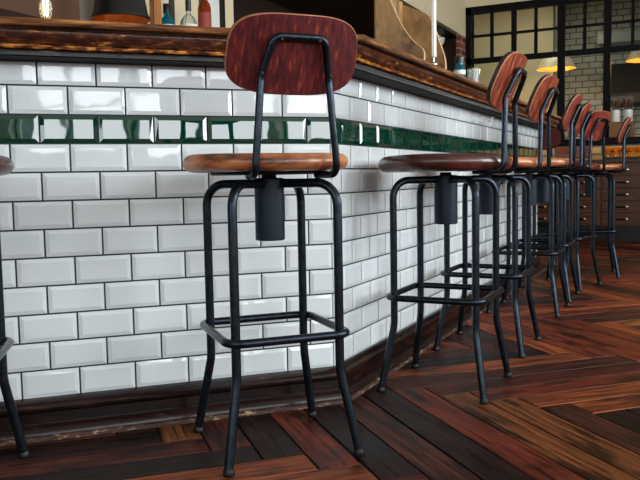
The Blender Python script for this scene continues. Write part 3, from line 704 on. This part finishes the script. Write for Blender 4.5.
bottle('bottle', [(0, 0), (0.046, 0), (0.05, 0.006), (0.05, 0.20), (0.046, 0.225), (0.034, 0.243), (0.019, 0.255), (0.016, 0.27), (0.018, 0.272), (0.018, 0.275), (0, 0.275)], (VB, 1.715, SH + 0.0005), M['tealglass'],
       'teal bottle with a dark stopper, leftmost on the back bar shelf', 'bottle',
       [('stopper', [(0, 0.2755), (0.022, 0.2755), (0.022, 0.325), (0.019, 0.33), (0, 0.33)], M['darkfab']), ('label_band', [(0.0505, 0.10), (0.051, 0.101), (0.051, 0.20), (0.0505, 0.201)], M['whitelabel'])])
bottle('bottle', [(0, 0), (0.052, 0), (0.057, 0.006), (0.057, 0.23), (0.052, 0.265), (0.036, 0.29), (0.017, 0.308), (0.0135, 0.38), (0.016, 0.382), (0.016, 0.395), (0, 0.395)], (VB, 1.94, SH + 0.0005), M['clearglass'],
       'clear round-shouldered bottle with a dark neck on the back bar shelf', 'bottle',
       [('capsule', [(0.0155, 0.33), (0.0185, 0.331), (0.0185, 0.44), (0.016, 0.443), (0, 0.443)], M['darkfab']), ('label_band', [(0.0575, 0.13), (0.058, 0.131), (0.058, 0.24), (0.0575, 0.241)], M['whitelabel'])])
bottle('bottle', [(0, 0), (0.04, 0), (0.043, 0.005), (0.043, 0.37), (0.036, 0.40), (0.016, 0.43), (0.014, 0.48), (0, 0.48)], (VB + 0.02, 2.09, SH + 0.0005), M['brownglass'],
       'amber brown bottle with a pale label on the back bar shelf', 'bottle',
       [('capsule', [(0.0145, 0.44), (0.017, 0.441), (0.017, 0.50), (0, 0.50)], M['redlabel']), ('label_band', [(0.0435, 0.22), (0.044, 0.221), (0.044, 0.34), (0.0435, 0.341)], M['redlabel'])])

# hanging lamps over the bar
lp = empty('filament_pendant', (-1.5, 0.345, 0), 0, 'small glowing filament bulb hanging behind the bar at top left', 'light bulb')
def pendant_bulb(p, z, ztop):
    bm = bmesh.new(); lathe(bm, [(0, z), (0.014, z + 0.004), (0.024, z + 0.02), (0.028, z + 0.045), (0.025, z + 0.07), (0.017, z + 0.09), (0.013, z + 0.10), (0, z + 0.10)], 24); link('bulb_glass', bm, M['clearglass'], p, 60)
    bm = bmesh.new(); tube(bm, [(0, -0.006, z + 0.02), (0, -0.008, z + 0.08)], 0.003, 8); tube(bm, [(0, 0.006, z + 0.02), (0, 0.008, z + 0.08)], 0.003, 8); link('glowing_filament', bm, M['filament'], p, 60)
    bm = bmesh.new(); lathe(bm, [(0, z + 0.1), (0.017, z + 0.1), (0.019, z + 0.105), (0.019, z + 0.15), (0.008, z + 0.165), (0, z + 0.165)], 20); link('bulb_socket', bm, M['darkfab'], p, 40)
    bm = bmesh.new(); tube(bm, [(0, 0, z + 0.16), (0, 0, ztop)], 0.004, 8); link('flex', bm, M['darkfab'], p, 60)
pendant_bulb(lp, 1.392, ZC)
dm = empty('dome_pendant', (-1.5, 0.825, 0), 0, 'black dome pendant lamp with a painted orange glow inside hanging behind the bar', 'pendant lamp')
zr = 1.475
bm = bmesh.new(); lathe(bm, [(r * 0.70, zr + z * 0.95) for r, z in [(0.195, 0), (0.20, 0.004), (0.198, 0.016), (0.185, 0.03), (0.17, 0.10), (0.13, 0.165), (0.07, 0.20), (0.03, 0.21), (0.03, 0.25), (0, 0.25)]], 48, cap=False); link('dome', bm, M['darkfab'], dm, 40)
bm = bmesh.new(); lathe(bm, [(r * 0.70, zr + z * 0.95) for r, z in [(0.193, 0.002), (0.18, 0.03), (0.165, 0.095), (0.125, 0.158), (0.06, 0.192), (0, 0.195)]], 48, cap=False); link('dome_inside', bm, M['glowin'], dm, 40)
bm = bmesh.new(); lathe(bm, [(0, zr + 0.07), (0.022, zr + 0.08), (0.028, zr + 0.11), (0.02, zr + 0.15), (0, zr + 0.16)], 20); link('bulb', bm, M['bulb'], dm, 60)
bm = bmesh.new(); tube(bm, [(0, 0, zr + 0.23), (0, 0, ZC)], 0.005, 8); link('flex', bm, M['darkfab'], dm, 60)

# ceiling spots under the dropped ceiling
for lab, x, y, flat in (('white dome spotlight under the dark dropped ceiling', -1.70, 6.62, False), ('flat white disc light under the dark dropped ceiling nearest its cream edge', -1.70, 5.75, True)):
    e = empty('ceiling_spotlight', (x, y, SZ), 0, lab, 'spotlight')
    if flat:
        bm = bmesh.new(); lathe(bm, [(0, -0.03), (0.15, -0.03), (0.19, -0.018), (0.2, 0), (0, 0)], 32); link('lamp_disc', bm, M['ceramic'], e, 40)
        bm = bmesh.new(); lathe(bm, [(0.2, -0.006), (0.215, -0.006), (0.215, 0), (0.2, 0)], 32); link('trim_ring', bm, M['inox'], e, 40)
    else:
        bm = bmesh.new(); lathe(bm, [(0, -0.13), (0.03, -0.125), (0.055, -0.10), (0.07, -0.07), (0.075, -0.03), (0.06, -0.02), (0, -0.02)], 32); link('lamp_dome', bm, M['ceramic'], e, 60)
        bm = bmesh.new(); lathe(bm, [(0, -0.02), (0.04, -0.02), (0.04, 0), (0, 0)], 24); link('mount', bm, M['inox'], e, 40)

# ------------------------------------------------------------------ chest of drawers and what stands on it
CY0 = 6.17
ch = empty('chest_of_drawers', (0, CY0, 0), 0, 'dark wooden chest of small drawers against the far brick wall', 'chest of drawers')
X0, X1 = -0.85, 1.75
bm = bmesh.new(); box(bm, (X0 + 0.02, 0.03, 0.0), (X1 - 0.02, 0.42, 0.15)); link('plinth', bm, M['darkfab'], ch)
bm = bmesh.new(); box(bm, (X0, 0.012, 0.15), (X1, 0.42, 0.80)); link('carcass', bm, M['chest'], ch)
bm = bmesh.new(); bbox(bm, (X0 - 0.02, -0.015, 0.80), (X1 + 0.02, 0.43, 0.835), 0.006); link('top', bm, M['chest'], ch)
cols = [(-0.84, -0.66), (-0.64, -0.26), (-0.24, 0.14), (0.17, 0.55), (0.58, 0.96), (0.99, 1.35), (1.38, 1.73)]
for c0, c1 in cols:
    for r in range(5):
        z0 = 0.165 + r * 0.126
        bm = bmesh.new(); bbox(bm, (c0, 0.0, z0), (c1, 0.016, z0 + 0.116), 0.004); d = link('drawer', bm, M['chest'], ch)
        xm = (c0 + c1) / 2
        bm = bmesh.new(); tube(bm, [(xm - 0.05, -0.012, z0 + 0.058), (xm + 0.045, -0.012, z0 + 0.058)], 0.008, 8); link('drawer_pull', bm, M['frame'], d, 40)
        bm = bmesh.new(); lathe(bm, [(0, 0), (0.009, 0), (0.009, 0.008), (0.015, 0.014), (0.015, 0.02), (0, 0.026)], 14)
        for v in bm.verts: v.co = Vector((xm + 0.05 + v.co.x, -v.co.z, z0 + 0.058 + v.co.y))
        link('knob', bm, M['knob'], d, 40)
tr = bmesh.new(); bbox(tr, (0.17, CY0 + 0.04, 0.8355), (0.56, CY0 + 0.30, 0.86), 0.004)
tag(link('tray', tr, M['darkfab']), 'dark low tray of amber glasses on the chest of drawers', 'tray')
gl = None
AMB = ['leftmost amber glass in the front row on the dark tray', 'second amber glass from the left in the front row on the dark tray', 'third amber glass from the left in the front row on the dark tray',
       'fourth amber glass from the left in the front row on the dark tray', 'rightmost amber glass in the front row on the dark tray',
       'leftmost amber glass in the back row on the dark tray', 'second amber glass from the left in the back row on the dark tray', 'third amber glass from the left in the back row on the dark tray', 'rightmost amber glass in the back row on the dark tray']
for k, lab in enumerate(AMB):
    if k < 5: x, y = 0.21 + k * 0.077, CY0 + 0.09
    else: x, y = 0.245 + (k - 5) * 0.077, CY0 + 0.20
    if gl is None:
        bm = bmesh.new(); lathe(bm, [(0, 0), (0.020, 0), (0.022, 0.005), (0.012, 0.030), (0.012, 0.042), (0.024, 0.060), (0.027, 0.098), (0.025, 0.098), (0.022, 0.062), (0.010, 0.046), (0, 0.044)], 20)
        o = gl = link('amber_glass', bm, M['amber'], None, 45)
    else:
        o = gl.copy(); C.objects.link(o)
    o.location = (x, y, 0.8605); tag(o, lab, 'glass', 'amber glasses on the tray')

# crate with two cutlery jars on the ledge
YL = YF + 0.10
cr = empty('wooden_crate', (0.31, YL, 1.0755), 0, 'low wooden crate on the black window ledge under two white jars', 'crate')
bm = bmesh.new(); box(bm, (-0.115, -0.10, 0.0), (0.115, 0.10, 0.14)); link('crate_body', bm, M['cratewood'], cr)
bm = bmesh.new(); box(bm, (-0.125, -0.11, 0.14), (0.125, 0.11, 0.165)); link('crate_lid', bm, M['cratewood'], cr)
bm = bmesh.new(); box(bm, (-0.118, -0.112, 0.0), (-0.09, -0.101, 0.14)); link('corner_batten', bm, M['cratewood'], cr)
bm = bmesh.new(); box(bm, (0.09, -0.112, 0.0), (0.118, -0.101, 0.14)); link('corner_batten', bm, M['cratewood'], cr)
for jx, side in ((-0.065, 'left'), (0.062, 'right')):
    bm = bmesh.new(); lathe(bm, [(0, 0), (0.040, 0), (0.044, 0.005), (0.044, 0.13), (0.040, 0.13), (0.038, 0.01), (0, 0.01)], 28)
    j = link('utensil_jar', bm, M['ceramic'], None, 40); j.location = (0.31 + jx, YL, 1.2410)
    tag(j, side + ' of the two white jars of wooden utensils on the crate', 'jar', 'white utensil jars on the crate')
    for k, pos in enumerate(('leftmost', 'second from left', 'middle', 'fourth from left', 'rightmost')):
        q = k - 2; dy = 0.012 * (-1) ** k
        bm = bmesh.new(); pts = [(q * 0.011, dy, 0.012), (q * 0.0155, dy, 0.13), (q * 0.0195, dy, 0.185), (q * 0.0205, dy, 0.20), (q * 0.0225, dy, 0.23), (q * 0.0235, dy, 0.25)]
        tube(bm, pts, [0.004, 0.004, 0.005, 0.011, 0.011, 0.004], 8)
        u = link('wooden_spoon', bm, M['spoonwood'], None, 60); u.location = j.location
        tag(u, '%s wooden spoon standing in the %s white jar on the crate' % (pos, side), 'spoon', 'wooden spoons in the white jars')

# ------------------------------------------------------------------ kitchen behind the screen
def kitchen_lamp(x, y, z, lab):
    e = empty('kitchen_pendant', (x, y, z), 0, lab, 'pendant lamp', 'cream pendant lamps in the kitchen')
    bm = bmesh.new(); lathe(bm, [(0.235, 0), (0.24, 0.004), (0.21, 0.05), (0.17, 0.12), (0.12, 0.16), (0.05, 0.175), (0.03, 0.18), (0.03, 0.22), (0, 0.22)], 40, cap=False); link('shade', bm, M['shade'], e, 40)
    bm = bmesh.new(); lathe(bm, [(0.232, 0.003), (0.205, 0.048), (0.165, 0.115), (0.115, 0.155), (0, 0.165)], 40, cap=False); link('shade_inside', bm, M['shadein'], e, 40)
    bm = bmesh.new(); lathe(bm, [(0, 0.03), (0.035, 0.045), (0.042, 0.075), (0.03, 0.11), (0, 0.13)], 20); link('bulb', bm, M['bulb'], e, 60)
    bm = bmesh.new(); tube(bm, [(0, 0, 0.22), (0, 0, ZC - z)], 0.007, 8); link('suspension_rod', bm, M['inox'], e, 60)
    l = bpy.data.lights.new('lamp_light', 'POINT'); l.energy = 8; l.color = (1.0, 0.66, 0.32); l.shadow_soft_size = 0.05
    lo = bpy.data.objects.new('lamp_light', l); C.objects.link(lo); lo.location = (x, y, z + 0.0)
kitchen_lamp(-0.54, 7.75, 1.995, 'cream pendant lamp glowing orange in the kitchen, left of the two')
kitchen_lamp(0.50, 7.75, 2.02, 'cream pendant lamp glowing orange at the right picture edge')
hd = empty('range_hood', (0.7, YK - 0.4, 1.62), 0, 'dark range hood on the tiled kitchen wall', 'range hood')
bm = bmesh.new(); prism(bm, [(-0.4, 0.0), (0.4, 0.0), (0.4, 0.55), (-0.1, 0.55), (-0.4, 0.12)], 'x', -0.75, 1.6); link('canopy', bm, M['hood'], hd)
bm = bmesh.new(); box(bm, (-0.9, -0.05, 0.85), (1.6, 0.35, 1.0)); link('duct', bm, M['inox'], hd)
kc = empty('kitchen_counter', (-0.9, YF + 1.3, 0), 0, 'dark kitchen counter with a steel front behind the glass', 'kitchen counter')
bm = bmesh.new(); box(bm, (-0.95, 0.0, 0.0), (0.32, 0.5, 1.0)); link('cabinet', bm, M['inox'], kc)
bm = bmesh.new(); box(bm, (-0.97, -0.03, 1.22), (0.30, 0.4, 1.40)); link('upper_shelf', bm, M['hood'], kc)
bm = bmesh.new(); box(bm, (-0.97, -0.02, 1.0), (0.34, 0.52, 1.04)); link('worktop', bm, M['inox'], kc)
for x in (-0.9, 0.25):
    bm = bmesh.new(); box(bm, (x - 0.02, 0.15, 1.04), (x + 0.02, 0.19, 1.22)); link('shelf_post', bm, M['frame'], kc)
